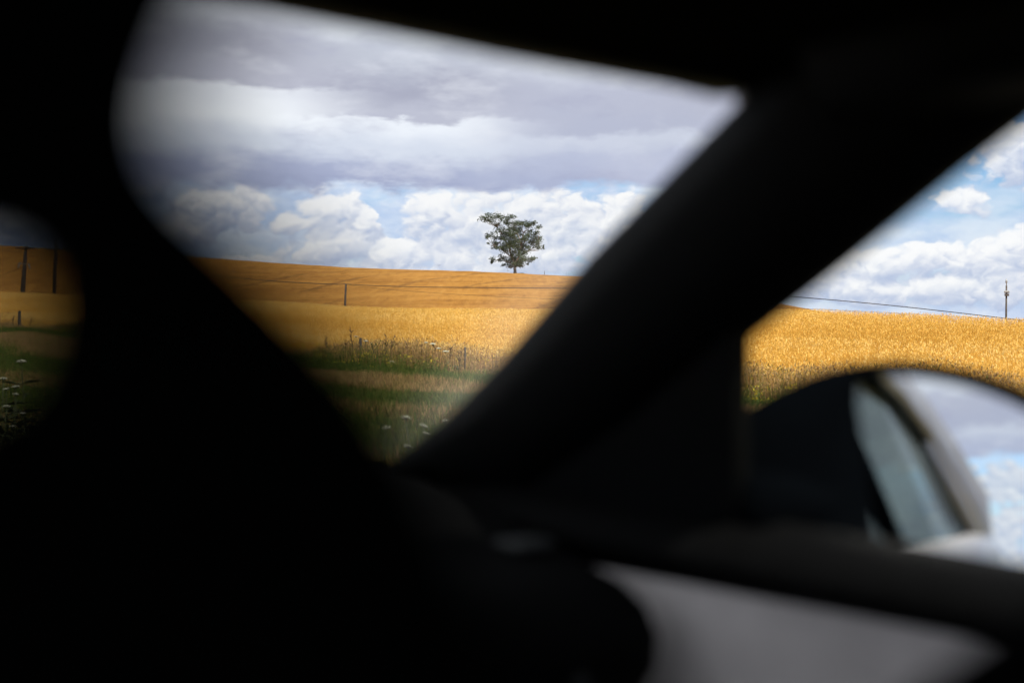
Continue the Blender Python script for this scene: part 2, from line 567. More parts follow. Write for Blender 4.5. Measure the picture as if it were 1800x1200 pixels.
def build_road():
    asphalt = mat('asphalt', (.05, .05, .052), .85, var=.3, scale=3, bump=.4, bscale=90)
    paint = mat('road_paint', (.75, .75, .72), .6, var=.1, scale=20)
    s = np.linspace(-300, 300, 121)
    V, F = [], []
    for a in s:
        for n_ in (-5.3, -2.0, 1.9):
            V.append((*sn_to_xy(a, n_), .012 + (.03 if n_ == -2.0 else 0)))
    for i in range(len(s) - 1):
        for k in range(2): F.append((i * 3 + k, i * 3 + k + 1, i * 3 + k + 4, i * 3 + k + 3))
    road = tag(mesh_obj('road', V, F, asphalt), kind='structure', label='two lane asphalt road')
    for n_, z_ in ((1.62, .022), (-5.0, .022)):
        V = [(*sn_to_xy(a, n_ + w), z_) for a in (-300, 300) for w in (-.06, .06)]
        mesh_obj('edge_line', V, [(0, 1, 3, 2)], paint, road)


build_road()

# ------------------------------------------------------------------ crop and grasses
WHEAT = [(0, (.36, .18, .028)), (.35, (.64, .365, .06)), (.7, (.83, .535, .12)), (1, (.94, .71, .27))]
wheat_mat = attr_mat('ripe_wheat', WHEAT, .6, .3, .38)


def scatter(n0, n1, az0, az1, count):
    """uniform points in a strip of the roadside seen between two bearings"""
    n = np.sqrt(rng.uniform(n0 * n0, n1 * n1, count))
    c0, c1 = 1 / math.tan(R(37 + az1)), 1 / math.tan(R(37 + az0))
    s = n * rng.uniform(c0, c1, count)
    return s * fwd[0] + n * rgt[0], s * fwd[1] + n * rgt[1], n


def blades(px, py, pz, h, w, lean, per, spread, ear=None):
    """numpy blades: every blade a tapering triangle, plus an optional ear (two triangles)"""
    N = len(px) * per
    bx = np.repeat(px, per) + rng.normal(0, spread, N); by = np.repeat(py, per) + rng.normal(0, spread, N)
    bz = np.repeat(pz, per); hh = np.repeat(h, per) * rng.uniform(.7, 1.12, N)
    th = rng.uniform(0, 2 * np.pi, N); fa = rng.uniform(0, np.pi, N)
    ln = np.abs(rng.normal(0, lean, N)) * hh
    tx, ty, tz = bx + np.cos(th) * ln, by + np.sin(th) * ln, bz + hh
    ww = w * rng.uniform(.6, 1.4, N)
    dx, dy = np.cos(fa) * ww / 2, np.sin(fa) * ww / 2
    z0 = bz - .02
    V = np.stack([np.stack([bx - dx, by - dy, z0], 1), np.stack([bx + dx, by + dy, z0], 1), np.stack([tx, ty, tz], 1)], 1)
    F = np.arange(N * 3).reshape(N, 3)
    if ear is None: return V.reshape(-1, 3), F, N
    el, ew = ear
    ang = fa + .5
    ex, ey = np.cos(ang) * ew / 2, np.sin(ang) * ew / 2
    droop = rng.uniform(.2, 1.0, N)
    e1 = np.stack([tx + np.cos(th) * el * droop, ty + np.sin(th) * el * droop, tz + el * (1 - droop * .8)], 1)
    e0 = np.stack([tx, ty, tz - el * .15], 1)
    em = (e0 + e1) / 2
    a = em + np.stack([ex, ey, np.zeros(N)], 1); b = em - np.stack([ex, ey, np.zeros(N)], 1)
    VE = np.stack([e0, a, e1, b], 1)
    base = N * 3 + np.arange(N)[:, None] * 4
    FE = np.concatenate([base + np.array([[0, 1, 2]]), base + np.array([[0, 2, 3]])], 0)
    return np.concatenate([V.reshape(-1, 3), VE.reshape(-1, 3)]), np.concatenate([F, FE]), N


def patchiness(x, y, sc):
    return np.array([noise.noise(Vector((a * sc, b * sc, 3.3))) for a, b in zip(x, y)])


def build_wheat():
    x, y, n = scatter(27.5, 67, -21.5, 21, 80000)
    z = hz(x, y)
    pat = patchiness(x, y, .06)
    s_ = x * fwd[0] + y * fwd[1]
    pat = pat * .6 + .9 * np.array([noise.noise(Vector((a * .035, b * .22, 7.7))) for a, b in zip(s_, n)])
    h = .72 + .13 * pat
    V, F, N = blades(x, y, z, h, .018, .16, 5, .11, (.11, .028))
    sh = np.repeat(np.clip(.58 + .30 * pat + rng.normal(0, .13, len(x)), 0, 1), 5)
    sh = np.clip(sh + rng.normal(0, .10, len(sh)), 0, 1)
    shade = np.concatenate([sh * .8, np.clip(sh + .1, 0, 1), np.clip(sh + .1, 0, 1)])
    o = tri_soup('wheat', V, F, shade, wheat_mat)
    tag(o, 'ripe golden wheat crop filling the near field', 'wheat', kind='stuff')


build_wheat()

grass_mat = attr_mat('verge_grass', [(0, (.05, .085, .012)), (.4, (.105, .15, .022)), (.6, (.20, .17, .045)), (.8, (.29, .165, .08)), (1, (.52, .36, .15))], .7, .25, .25)


def dryness(n, s, x, y):
    w = patchiness(x, y, .12) * 2.2
    m = n + w
    d = np.zeros(len(n))
    d = np.maximum(d, sst((m - 15.2) / 1.2) * sst((21.2 - m) / 1.2))
    d = np.maximum(d, .75 * sst((m - 9.6) / 1.2) * sst((12.6 - m) / 1.0))
    d = np.maximum(d, .6 * sst((7.6 - m) / 1.2))
    return d


def build_verge():
    parts = []
    for az0, az1, cnt in ((-21.5, .5, 60000), (.5, 21, 22000)):
        x, y, n = scatter(4.2 if az0 < 0 else 5, 26.2, az0, az1, cnt)
        s = x * fwd[0] + y * fwd[1]
        d = dryness(n, s, x, y)
        keep = (np.abs(n - 24.4) > .45)
        x, y, n, d = x[keep], y[keep], n[keep], d[keep]
        h = np.clip(.12 + .07 * patchiness(x, y, .25) + .04 * d, .05, .35) * rng.uniform(.6, 1.4, len(x))
        V, F, N = blades(x, y, hz(x, y), h, .022, .55, 6, .10)
        sh = np.repeat(np.clip(.24 + d * .52 + rng.normal(0, .13, len(x)), 0, 1), 6) + rng.normal(0, .15, N)
        parts.append((V, F, np.clip(sh, 0, 1)))
    o = 0; VV, FF, SS = [], [], []
    for V, F, S_ in parts:
        VV.append(V); FF.append(F + o); SS.append(S_); o += len(V)
    tag(tri_soup('verge_grass', np.concatenate(VV), np.concatenate(FF), np.concatenate(SS), grass_mat),
        'short green and dried brown grass of the roadside verge', 'grass', kind='stuff')
    # rank growth along the field edge
    x, y, n = scatter(25.2, 30.5, -21.5, 21, 11000)
    pat = patchiness(x, y, .18)
    h = np.clip(.48 + .7 * pat + .3 * patchiness(x, y, .9), .15, 1.25) * np.clip((n - 24.4) / 2.4, .22, 1)
    V, F, N = blades(x, y, hz(x, y), h, .024, .2, 6, .16, (.10, .026))
    sh = np.repeat(np.clip(.80 + .22 * patchiness(x, y, .5) - .42 * sst((26.6 - n) / 1.2) + rng.normal(0, .14, len(x)), 0, 1), 6)
    tag(tri_soup('field_edge_weeds', V, F, np.concatenate([sh, sh, sh]), grass_mat),
        'tall dry grass and weeds tangled along the field edge', 'weeds', kind='stuff')
    # yellow ragwort heads scattered through the edge growth
    x, y, n = scatter(24.9, 27.6, -21, 21, 2600)
    k = patchiness(x, y, .3) > .02
    x, y, n = x[k], y[k], n[k]
    z = hz(x, y) + rng.uniform(.1, .6, len(x)) * np.clip((n - 24.4) / 2, .3, 1)
    V, F, N = blades(x, y, z, np.full(len(x), .035), .05, 1.2, 3, .08)
    ym = attr_mat('yellow_petals', [(0, (.42, .30, .02)), (1, (.65, .55, .06))], .6, .2, .2)
    tag(tri_soup('yellow_flower_heads', V, F, rng.uniform(0, 1, N), ym), 'small yellow wildflower heads along the field edge', 'flowers', kind='stuff')


build_verge()


# ------------------------------------------------------------------ lone eucalyptus on the ridge
def build_tree():
    bark = mat('pale_bark', (.20, .165, .145), .9, var=.45, scale=1.5, bump=.5, bscale=4)
    leaf = attr_mat('gum_leaves', [(0, (.034, .048, .032)), (.5, (.070, .098, .052)), (1, (.13, .165, .09))], .55, .35, .2)
    D = 340.0
    bx, by = at(905, 482, D).xy
    bz = hz1(bx, by)
    root = empty('eucalyptus_tree', (bx, by, bz - .1))
    tag(root, 'lone tall eucalyptus tree standing on the ridge of the far field', 'tree')
    k = D / FPX / 7.06                      # metres per unit of the sketch coordinates below
    clumps = [(480, 285, 40, 25), (540, 262, 50, 30), (640, 275, 60, 45), (590, 312, 50, 32), (720, 270, 45, 35), (800, 285, 50, 40), (872, 275, 28, 20),
              (660, 370, 42, 32), (700, 440, 55, 36), (780, 352, 36, 38), (565, 482, 45, 26), (530, 512, 22, 20), (620, 520, 40, 26), (760, 480, 55, 44),
              (830, 450, 45, 40), (900, 350, 64, 36), (980, 340, 66, 38), (1060, 345, 58, 36), (1110, 340, 32, 28), (960, 400, 44, 30), (1030, 390, 44, 26),
              (1185, 400, 38, 24), (1150, 455, 44, 30), (1080, 430, 26, 26), (900, 430, 46, 36), (880, 500, 56, 46), (970, 470, 56, 40), (1060, 490, 56, 36),
              (1140, 510, 56, 36), (1200, 540, 38, 32), (680, 580, 56, 36), (620, 620, 36, 26), (770, 560, 56, 40), (860, 580, 46, 44), (950, 560, 54, 36),
              (1000, 610, 34, 30), (1090, 590, 46, 36), (1170, 590, 42, 32), (1190, 640, 38, 26), (690, 652, 42, 26), (790, 620, 44, 26), (1060, 650, 36, 26),
              (1240, 640, 13, 30), (780, 690, 46, 34), (850, 740, 54, 54), (930, 720, 62, 54), (1000, 700, 44, 36), (720, 760, 42, 36), (620, 790, 32, 22),
              (600, 822, 18, 20), (690, 800, 26, 18), (800, 800, 44, 34), (870, 830, 54, 44), (950, 800, 54, 44), (1010, 790, 38, 36), (1110, 780, 38, 26),
              (1080, 802, 36, 22), (740, 860, 26, 17), (980, 862, 36, 20), (550, 595, 13, 10), (930, 650, 46, 44), (900, 870, 34, 22), (1040, 840, 16, 12),
              (820, 520, 60, 60), (900, 600, 70, 60), (860, 660, 60, 60), (980, 640, 50, 60), (820, 860, 40, 30), (930, 860, 50, 34), (890, 780, 70, 70), (740, 640, 40, 40), (1020, 540, 50, 50), (730, 520, 40, 40), (840, 390, 40, 40), (1100, 560, 40, 36), (970, 820, 40, 40)]
    rnd = random.Random(3)
    P3 = []
    for cx, cy, rx, ry in clumps:
        px, pz = (cx - 885) * k, (992 - cy) * k
        span = max(.4, 3.6 * (1 - abs(px) / 7.5))
        P3.append((Vector((px, rnd.uniform(-span, span), pz)), rx * k, ry * k * 1.08))
    # limbs: leader nodes, then every clump joins the best lower node
    nodes = [(Vector((0, 0, 0)), .42, -1), (Vector((.05, 0, 1.1)), .36, 0), (Vector((.1, .1, 2.2)), .32, 1)]
    leaders = [(2, (-.5, .2, 4.0), .2), (3, (-1.3, .1, 6.4), .16), (4, (-2.6, -.2, 9.0), .11), (5, (-4.0, .2, 11.2), .07),
               (2, (.8, -.3, 4.2), .22), (7, (1.5, .2, 7.0), .17), (8, (1.9, .3, 9.6), .11),
               (7, (3.2, -.5, 5.6), .12), (10, (5.4, -.4, 7.0), .07),
               (3, (-2.4, -.6, 5.4), .10), (12, (-4.2, -.5, 6.6), .06), (8, (.6, -.3, 9.4), .12), (14, (-.6, .3, 11.6), .07),
               (2, (-1.6, .5, 3.2), .09), (16, (-3.8, .6, 3.6), .05), (2, (1.8, .4, 3.6), .09), (18, (3.8, .3, 4.0), .05)]
    for pa, p, r_ in leaders: nodes.append((Vector(p), r_, pa))
    specs = []
    for i, (p, r_, pa) in enumerate(nodes):
        if pa >= 0:
            q, rq, _ = nodes[pa]
            mid = (p + q) / 2 + Vector((rnd.uniform(-.15, .15), rnd.uniform(-.15, .15), rnd.uniform(-.1, .1)))
            specs.append(([q, mid, p], [min(rq, r_ * 1.5), r_ * 1.15, r_], 7))
    flare = [((Vector((0, 0, -.3)), Vector((0, 0, .1)), Vector((.02, 0, .6))), [.75, .55, .40], 9)]
    for c, rx, rz in P3:
        best = min(nodes[2:], key=lambda t: (t[0] - c).length + max(0, t[0].z - c.z + .3) * 3)
        q = best[0]
        mid = q.lerp(c, .55) + Vector((rnd.uniform(-.2, .2), rnd.uniform(-.2, .2), -.12 * (c - q).length))
        specs.append(([q, mid, c], [min(best[1], .09), .055, .03], 5))
    tubes('trunk', flare + specs, bark, root)
    V, F, S_ = [], [], []
    for c, rx, rz in P3:
        cnt = int(225 * (rx * rz) / (.9 * .7)) + 40
        subs = [(Vector((rnd.gauss(0, .5) * rx, rnd.gauss(0, .45) * rx, rnd.gauss(0, .42) * rz)), rnd.uniform(-.22, .22)) for _ in range(5)]
        for _ in range(cnt):
            sc, dark = rnd.choice(subs)
            p = c + sc + Vector((rnd.gauss(0, .44) * rx, rnd.gauss(0, .44) * rx, rnd.gauss(0, .40) * rz))
            a = Vector((rnd.gauss(0, 1), rnd.gauss(0, 1), rnd.gauss(-.6, .7))).normalized()
            b = a.orthogonal().normalized(); b.rotate(Matrix.Rotation(rnd.uniform(0, 6.28), 3, a))
            L, W = rnd.uniform(.18, .36), rnd.uniform(.06, .13)
            o = len(V)
            V += [p - a * L * .5, p + b * W, p + a * L * .5, p - b * W]
            F += [(o, o + 1, o + 2), (o, o + 2, o + 3)]
            sh = min(1, max(0, .45 + dark + rnd.gauss(0, .16)))
            S_ += [sh, sh]
    tri_soup('crown', np.array([tuple(p) for p in V]), np.array(F), S_, leaf, root)
    # dark scrub in the shade round the foot of the tree
    scrub = attr_mat('scrub', [(0, (.02, .022, .014)), (1, (.05, .05, .03))], .8, .2)
    for j, (px_, w_, h_, lab) in enumerate(((893, 1.6, .34, 'low dark scrub at the foot of the lone tree, left of trunk'),
                                            (914, 1.0, .55, 'low dark bush at the foot of the lone tree, right of trunk'))):
        gx, gy = at(px_, 482, D - 2).xy
        o3 = empty('low_bush', (gx, gy, hz1(gx, gy)))
        tag(o3, lab, 'bush', 'scrub under the lone tree')
        x = rng.normal(0, w_ * .5, 160); y = rng.normal(0, .4, 160)
        V, F, N = blades(x, y, np.zeros(160), np.full(160, h_), .12, .7, 3, .08)
        tri_soup('foliage', V, F, rng.uniform(0, 1, N), scrub, o3)


build_tree()

# ------------------------------------------------------------------ poles and wires
wood = mat('weathered_pole_wood', (.075, .06, .05), .9, var=.4, scale=3, bump=.5, bscale=20)
wire_mat = mat('line_wire', (.035, .03, .028), .6)
ceramic = mat('insulator', (.32, .33, .34), .3)
concrete = mat('concrete', (.5, .49, .46), .9, var=.15, scale=4)
steel = mat('galvanised_steel', (.25, .25, .26), .5, metal=.6)


def pole(px, top_py, D, r0, r1, label, arms=(), foot=False, bracket=None, lean=0.0, peak=False):
    p = at(px, top_py, D)
    gx, gy = p.x, p.y
    gz = hz1(gx, gy)
    root = empty('utility_pole', (gx, gy, gz))
    tag(root, label, 'pole', 'poles carrying the field power line')
    H = p.z - gz
    top = Vector((0, 0, H))
    base = Vector((-lean, 0, -.4))
    ax = lambda t: base.lerp(top, (t + .4) / (H + .4))
    tubes('shaft', [([base, ax(H * .5), top], [r0, (r0 + r1) / 2, r1], 10)], wood, root)
    for down, half in arms:
        c = ax(H - down)
        V, F = box_data((0, 0, 0), (half * 2, .12, .14))
        a = mesh_obj('crossarm', [Vector(q) + c + Vector((0, -r1 - .05, 0)) for q in V], F, wood, root); bevel(a, .02)
        for sx in (-.9, -.3, .3, .9):
            q = c + Vector((sx * half, -r1 - .05, .07))
            tubes('insulator', [([q, q + Vector((0, 0, .10)), q + Vector((0, 0, .14)), q + Vector((0, 0, .26))], [.025, .025, .07, .045], 8)], ceramic, a)
    if bracket is not None:
        c = ax(H - bracket)
        a = tubes('switch_bracket', [([c + Vector((-.7, -.2, 0)), c + Vector((.7, -.2, .04))], .06, 6), ([c + Vector((-.65, -.2, 0)), c + Vector((-.75, -.2, -.5))], .09, 6),
                                     ([c + Vector((.6, -.2, 0)), c + Vector((.75, -.2, -.7))], .11, 6), ([c + Vector((-.8, -.22, .12)), c + Vector((-.3, -.22, .16))], .08, 6)], steel, root)
    if peak:
        tubes('pin_insulator', [([top, top + Vector((0, 0, .18)), top + Vector((0, 0, .24)), top + Vector((0, 0, .5))], [.03, .03, .09, .04], 8)], ceramic, root)
    if foot:
        V, F = box_data((-lean, -.3, .45), (1.6, 1.1, 1.7))
        bevel(mesh_obj('concrete_foot', V, F, concrete, root), .05)
    return Vector((gx, gy, gz)) + top


D1, D2, D3, D4 = 196.0, 201.0, 128.0, 112.0
t1 = pole(46, 432, D1, .36, .2, 'stout wooden pole with crossarm and pale concrete foot, leftmost of the poles', [(.35, 1.3)], foot=True, bracket=2.4, lean=.6, peak=True)
t2 = pole(99, 419, D2, .27, .16, 'slender tall wooden pole beside the stout pole at far left', [(1.45, 1.2)], peak=True, lean=.35)
t3 = pole(608, 499, D3, .105, .08, 'short bare pole carrying the wire across the middle of the field', lean=.12)
t4 = pole(1769, 502, D4, .09, .06, 'thin pole standing against the sky beyond the mirror', arms=[(.7, .16)], peak=True, lean=.05)
for q in ((0, 0, -2.2),):
    c = t4 + Vector(q)
t5 = pole(2560, 520, 66.0, .12, .09, 'wooden pole out to the side where the wire ends')
t0 = pole(-700, 380, 250.0, .2, .15, 'wooden pole farther along the line')


def wire(name, label, a, b, ctrl, r_, d0, d1):
    """wire hung between two pole heads; its sag profile is given by rows at columns"""
    pts = []
    pxs = np.linspace(ctrl[0][0], ctrl[-1][0], 60)
    for px_ in pxs:
        # plan position: on the straight line between the two poles
        k = (px_ - 900) / FPX
        t = (a.x - k * a.y) / ((a.x - b.x) - k * (a.y - b.y))
        y_ = a.y + (b.y - a.y) * t
        cs = np.array(ctrl, float)
        co = np.polyfit(cs[:, 0], cs[:, 1], min(len(cs) - 1, 4))
        py_ = np.polyval(co, px_)
        pts.append(at(px_, py_, y_))
    pts[0] = a; pts[-1] = b
    o = tubes(name, [(pts, r_, 5)], wire_mat)
    tag(o, label, 'wire', 'overhead wires of the field power line')


wire('overhead_wire', 'dark overhead wire sagging from the stout pole to the short pole', t1 - Vector((0, 0, .1)), t3, [(46, 443), (250, 470), (400, 487), (607, 500)], .030, D1, D3)
wire('overhead_wire', 'dark overhead wire crossing the middle of the field to the side window', t3, t5, [(607, 500), (800, 504), (1000, 508), (1400, 521), (1600, 541), (1800, 563), (2560, 520)][:6] + [(2560, 540)], .024, D3, 66)
wire('overhead_wire', 'faint thin overhead wire hanging lower over the field', t3 - Vector((0, 0, .05)), t5 - Vector((0, 0, .5)), [(607, 502), (800, 514), (1000, 530), (1400, 539), (1560, 551), (2560, 560)], .011, D3, 66)
wire('overhead_wire', 'overhead wire running out past the left edge from the stout pole', t0, t1 - Vector((0, 0, .1)), [(-700, 390), (-300, 425), (0, 441), (46, 443)], .03, 250, D1)


# ------------------------------------------------------------------ fence posts and weeds at the field edge
post_wood = mat('grey_post_wood', (.09, .075, .06), .95, var=.4, scale=12, bump=.6, bscale=40)


def edge_dist(px, n):
    ph = math.atan((px - 900) / FPX)
    r = n / math.sin(R(37) + ph)
    return r * math.cos(ph)


def fence_post(px, h, label, rad=.06, lean=(0, 0), n=26.8):
    d = edge_dist(px, n)
    p = at(px, 600, d)
    z = hz1(p.x, p.y)
    V = []
    segs = [(-.3, rad * 1.05), (h * .5, rad), (h - .04, rad * .95), (h, rad * .72)]
    o = tubes('fence_post', [([Vector((lean[0] * t, lean[1] * t, t)) for t, _ in segs], [q for _, q in segs], 8)], post_wood)
    o.location = (p.x, p.y, z)
    tag(o, label, 'fence post', 'old wooden posts along the field edge')


fence_post(34, 1.0, 'dark wooden fence post at the far left of the field edge', .085)
fence_post(633, .95, 'dark weathered fence post among the weeds, left of the yellow flowers', .05, (.02, 0))
fence_post(817, .82, 'thin grey fence post nearest to the windscreen pillar', .03, (.02, 0))
fence_post(1701, .95, 'dark fence post showing just above the wing mirror', .06, (.06, 0))
gx, gy = at(957, 480, 335).xy
o = tubes('fence_post', [([(0, 0, -.2), (0, 0, 1.3)], .06, 6)], post_wood); o.location = (gx, gy, hz1(gx, gy))
tag(o, 'tiny thin post on the ridge beside the lone tree', 'fence post')

stalk_mat = mat('dry_stalk', (.13, .08, .035), .9, var=.4, scale=15)
green_stalk = mat('green_stalk', (.06, .08, .025), .8, var=.3, scale=15)


def weed(px, top_py, n, label, group, seedheads=True, material=stalk_mat):
    d = edge_dist(px, n)
    p = at(px, top_py, d)
    z = hz1(p.x, p.y)
    h = max(p.z - z, .35)
    rnd = random.Random(px)
    root = empty('weed_stalk', (p.x, p.y, z))
    tag(root, label, 'weed', group)
    b = (rnd.uniform(-.16, .16), rnd.uniform(-.1, .1))
    line = [Vector((b[0] * t * t, b[1] * t * t, h * t)) for t in (0, .3, .6, .85, 1)]
    tubes('stem', [(line, [.017, .015, .013, .011, .006], 6)], material, root)
    specs = []
    for k in range(16):
        t = rnd.uniform(.45, .98)
        q = Vector((b[0] * t * t, b[1] * t * t, h * t)); th = rnd.uniform(0, 6.28); L = rnd.uniform(.05, .2) * (1.25 - t * .8)
        e = q + Vector((math.cos(th) * L, math.sin(th) * L, L * 1.2))
        specs.append(([q, q.lerp(e, .5), e], [.007, .011, .004], 5))
    tubes('seed_sprays', specs, material, root)
    lv = []
    F = []
    for k in range(9):
        th = rnd.uniform(0, 6.28); L = rnd.uniform(.12, .28); zz = rnd.uniform(0, .25 * h); w = .035
        dv = Vector((math.cos(th), math.sin(th), 0)); sv = Vector((-dv.y, dv.x, 0)) * w
        a = Vector((0, 0, zz)); m_ = a + dv * L * .55 + Vector((0, 0, L * .5)); e = a + dv * L + Vector((0, 0, L * .25))
        o_ = len(lv); lv += [a - sv * .3, a + sv * .3, m_ + sv, m_ - sv, e]
        F += [(o_, o_ + 1, o_ + 2, o_ + 3), (o_ + 3, o_ + 2, o_ + 4)]
    mesh_obj('leaves', lv, F, green_stalk, root)


for px_, ty, nn_, lab in ((620, 572, 27.0, 'tallest dark dock stalk rising left of the dark fence post'),
                          (606, 596, 26.6, 'short dark weed stalk in the shaded left end of the weeds'),
                          (575, 590, 27.0, 'dry weed stalk at the dark left end of the weed strip'),
                          (677, 590, 26.6, 'thin dark stalk, left one of the pair in mid field edge'),
                          (686, 588, 26.9, 'thin dark stalk, right one of the pair in mid field edge'),
                          (660, 602, 26.5, 'bushy yellow green weed right of the dark fence post'),
                          (718, 600, 27.4, 'pale dry stalk behind the yellow flowers'),
                          (742, 606, 26.8, 'dry branched weed beside the white umbels'),
                          (768, 600, 27.2, 'dry stalk just right of the white umbels'),
                          (790, 610, 26.8, 'brown seed stalk between the umbels and the thin post'),
                          (806, 616, 26.5, 'bent dry weed left of the thin grey post'),
                          (20, 556, 27.0, 'dark weed clump left of the far fence post'),
                          (52, 560, 27.0, 'dark weed stalk right of the far fence post')):
    weed(px_, ty, nn_, lab, 'tall weed stalks along the field edge', material=green_stalk if px_ == 660 else stalk_mat)

petal = mat('white_umbel', (.54, .55, .43), .8, var=.2, scale=60)


def umbel(px, py, d, size, label, group, tilt=(0, 0), leafy=False):
    p = at(px, py, d)
    z = hz1(p.x, p.y)
    h = max(.12, p.z - z)
    rnd = random.Random(px * 7 + py)
    root = empty('umbel_flower', (p.x, p.y, p.z - h))
    tag(root, label, 'flower', group)
    bend = Vector((rnd.uniform(-.08, .08), rnd.uniform(-.05, .05), 0))
    top = Vector((0, 0, h))
    tubes('stem', [([bend - Vector((0, 0, .03)), bend * .4 + Vector((0, 0, h * .55)), top - Vector((0, 0, size * .35))], [.006, .005, .004], 6)], green_stalk, root)
    V, F = [], []
    rays = []
    for k in range(46):
        r_ = size * .5 * math.sqrt((k + .5) / 46); th = k * 2.39996
        q = top + Vector((math.cos(th) * r_, math.sin(th) * r_, -r_ * r_ / size * .7 + tilt[0] * math.cos(th) * r_ + tilt[1] * math.sin(th) * r_))
        s_ = size * rnd.uniform(.055, .085)
        o_ = len(V)
        for m_ in range(6):
            V.append(q + Vector((math.cos(m_ * 1.047) * s_, math.sin(m_ * 1.047) * s_, rnd.uniform(-.25, .25) * s_)))
        V.append(q + Vector((0, 0, s_ * .6)))
        F += [(o_ + m_, o_ + (m_ + 1) % 6, o_ + 6) for m_ in range(6)]
        if k % 3 == 0: rays.append(([top - Vector((0, 0, size * .35)), q], .0018, 4))
    fl = mesh_obj('flower_head', V, F, petal, root)
    tubes('ray', rays, green_stalk, fl)
    if leafy:
        V, F = [], []
        for k in range(16):
            th = rnd.uniform(0, 6.28); L = rnd.uniform(.1, .25); zz = rnd.uniform(.05, .8) * h
            dv = Vector((math.cos(th), math.sin(th), .35)); sv = Vector((-math.sin(th), math.cos(th), 0)) * .03
            a = bend * (1 - zz / h) + Vector((0, 0, zz)); m_ = a + dv * L * .5; e = a + dv * L - Vector((0, 0, .04)); o_ = len(V)
            V += [a, m_ + sv, e, m_ - sv]; F.append((o_, o_ + 1, o_ + 2, o_ + 3))
        mesh_obj('leaves', V, F, green_stalk, root)


G1 = 'white umbel flowers near the car on the verge'
for px_, py_, d_, sz, lab in ((715, 730, 9.2, .085, 'largest white umbel flower on the verge, low in the windscreen'),
                              (681, 748, 9.0, .080, 'tilted white umbel flower left of the largest one'),
                              (746, 745, 9.6, .075, 'flat white umbel flower right of the largest one'),
                              (751, 758, 9.4, .065, 'small white umbel below the flat one by the pillar'),
                              (783, 735, 10.0, .06, 'dim white umbel tucked against the windscreen pillar'),
                              (719, 781, 8.6, .065, 'lowest white umbel at the bottom corner of the windscreen')):
    umbel(px_, py_, d_, sz * .72, lab, G1, (rng.uniform(-.4, .4), rng.uniform(-.3, .3)))
G2 = 'white umbel flowers at the left edge of the verge'
for px_, py_, d_, sz, lab in ((4, 662, 9.5, .07, 'topmost white umbel of the clump at the left edge'), (9, 680, 9.2, .06, 'second white umbel from the top at the left edge'),
                              (25, 676, 9.4, .075, 'white umbel farthest right of the upper left edge clump'), (25, 689, 9.1, .06, 'white umbel in the middle of the left edge clump'),
                              (9, 710, 8.9, .07, 'white umbel low in the left edge clump'), (38, 722, 8.8, .06, 'faint white umbel at the lower right of the left edge clump'),
                              (20, 745, 8.6, .06, 'lowest white umbel of the left edge clump'), (36, 632, 13.0, .12, 'broad white umbel alone above the left edge clump')):
    umbel(px_, py_, d_, sz * .68, lab, G2, leafy=True)
G3 = 'distant white umbels along the field edge'
for px_, py_, sz, lab in ((626, 590, .16, 'small white umbel above the dark fence post'), (643, 598, .17, 'small white umbel just right of the dark fence post'),
                          (749, 601, .14, 'leftmost of the distant white umbels before the wheat'), (761, 603, .2, 'second distant white umbel before the wheat'),
                          (771, 611, .16, 'drooping distant white umbel right of the others'), (784, 616, .2, 'distant white umbel nearest the thin post'),
                          (688, 634, .2, 'white umbel low among the yellow flowers')):
    umbel(px_, py_, edge_dist(px_, 26.2), sz, lab, G3)

# a bird over the ridge
p = at(770, 467, 180)
bird_m = mat('dark_feathers', (.03, .03, .03), .8)
V = [(-.16, 0, 0), (0, -.05, 0), (.12, 0, .02), (0, .05, 0), (0, 0, .06), (-.02, -.38, .10), (.06, -.2, .05), (-.02, .38, .10), (.06, .2, .05), (-.3, .05, 0), (-.3, -.05, 0)]
F = [(0, 1, 4), (1, 2, 4), (2, 3, 4), (3, 0, 4), (0, 3, 2, 1), (1, 6, 5, 0), (3, 0, 7, 8), (0, 9, 10)]
b = mesh_obj('bird', V, F, bird_m); b.location = p; b.rotation_euler = (0, 0, R(70))
tag(b, 'tiny dark bird flying low over the ridge', 'bird')


# ------------------------------------------------------------------ the car we sit in
# car coordinates: x forward, y to the left, z up; the eye is on the rear seat behind the driver
EYE = Vector((-.72, .45, CAM_Z))
PSI = R(37)                                  # the view turns this far to the right of straight ahead
rotz = HEAD
off = Matrix.Rotation(rotz, 3, 'Z') @ Vector((EYE.x, EYE.y, 0))
car = empty('car', (-off.x, -off.y, 0), rotz)
tag(car, 'silver car whose dark cabin we look out of, out of focus in the foreground', 'car')

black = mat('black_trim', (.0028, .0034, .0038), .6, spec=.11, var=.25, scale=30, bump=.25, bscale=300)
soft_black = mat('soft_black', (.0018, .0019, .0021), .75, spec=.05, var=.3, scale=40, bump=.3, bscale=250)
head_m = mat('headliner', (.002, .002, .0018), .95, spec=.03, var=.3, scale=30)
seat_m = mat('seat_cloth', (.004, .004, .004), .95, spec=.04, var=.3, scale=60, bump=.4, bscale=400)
grey_m = mat('door_card_grey', (.84, .775, .765), .8, spec=.2, var=.12, scale=4, bump=.2, bscale=200)
silver = mat('silver_paint', (.36, .35, .37), .36, metal=.7, coat=.5, var=.03, scale=50)
rubber = mat('tyre_rubber', (.02, .02, .02), .85)
gloss_black = mat('mirror_black', (.0015, .002, .0028), .95, spec=.0)
mirror_m = mat('mirror_glass', (.86, .89, .90), .015, metal=1.0)
vent_m = mat('vent_grey', (.035, .037, .037), .6, spec=.2)
glass = glass_mat('side_glass', (.985, .99, .985), gloss=(.42, .49, .47))
tinted = glass_mat('rear_glass', (.34, .40, .385), gloss=(.36, .395, .365))
screen = glass_mat('windscreen_glass', (.985, .99, .985), dust=True)

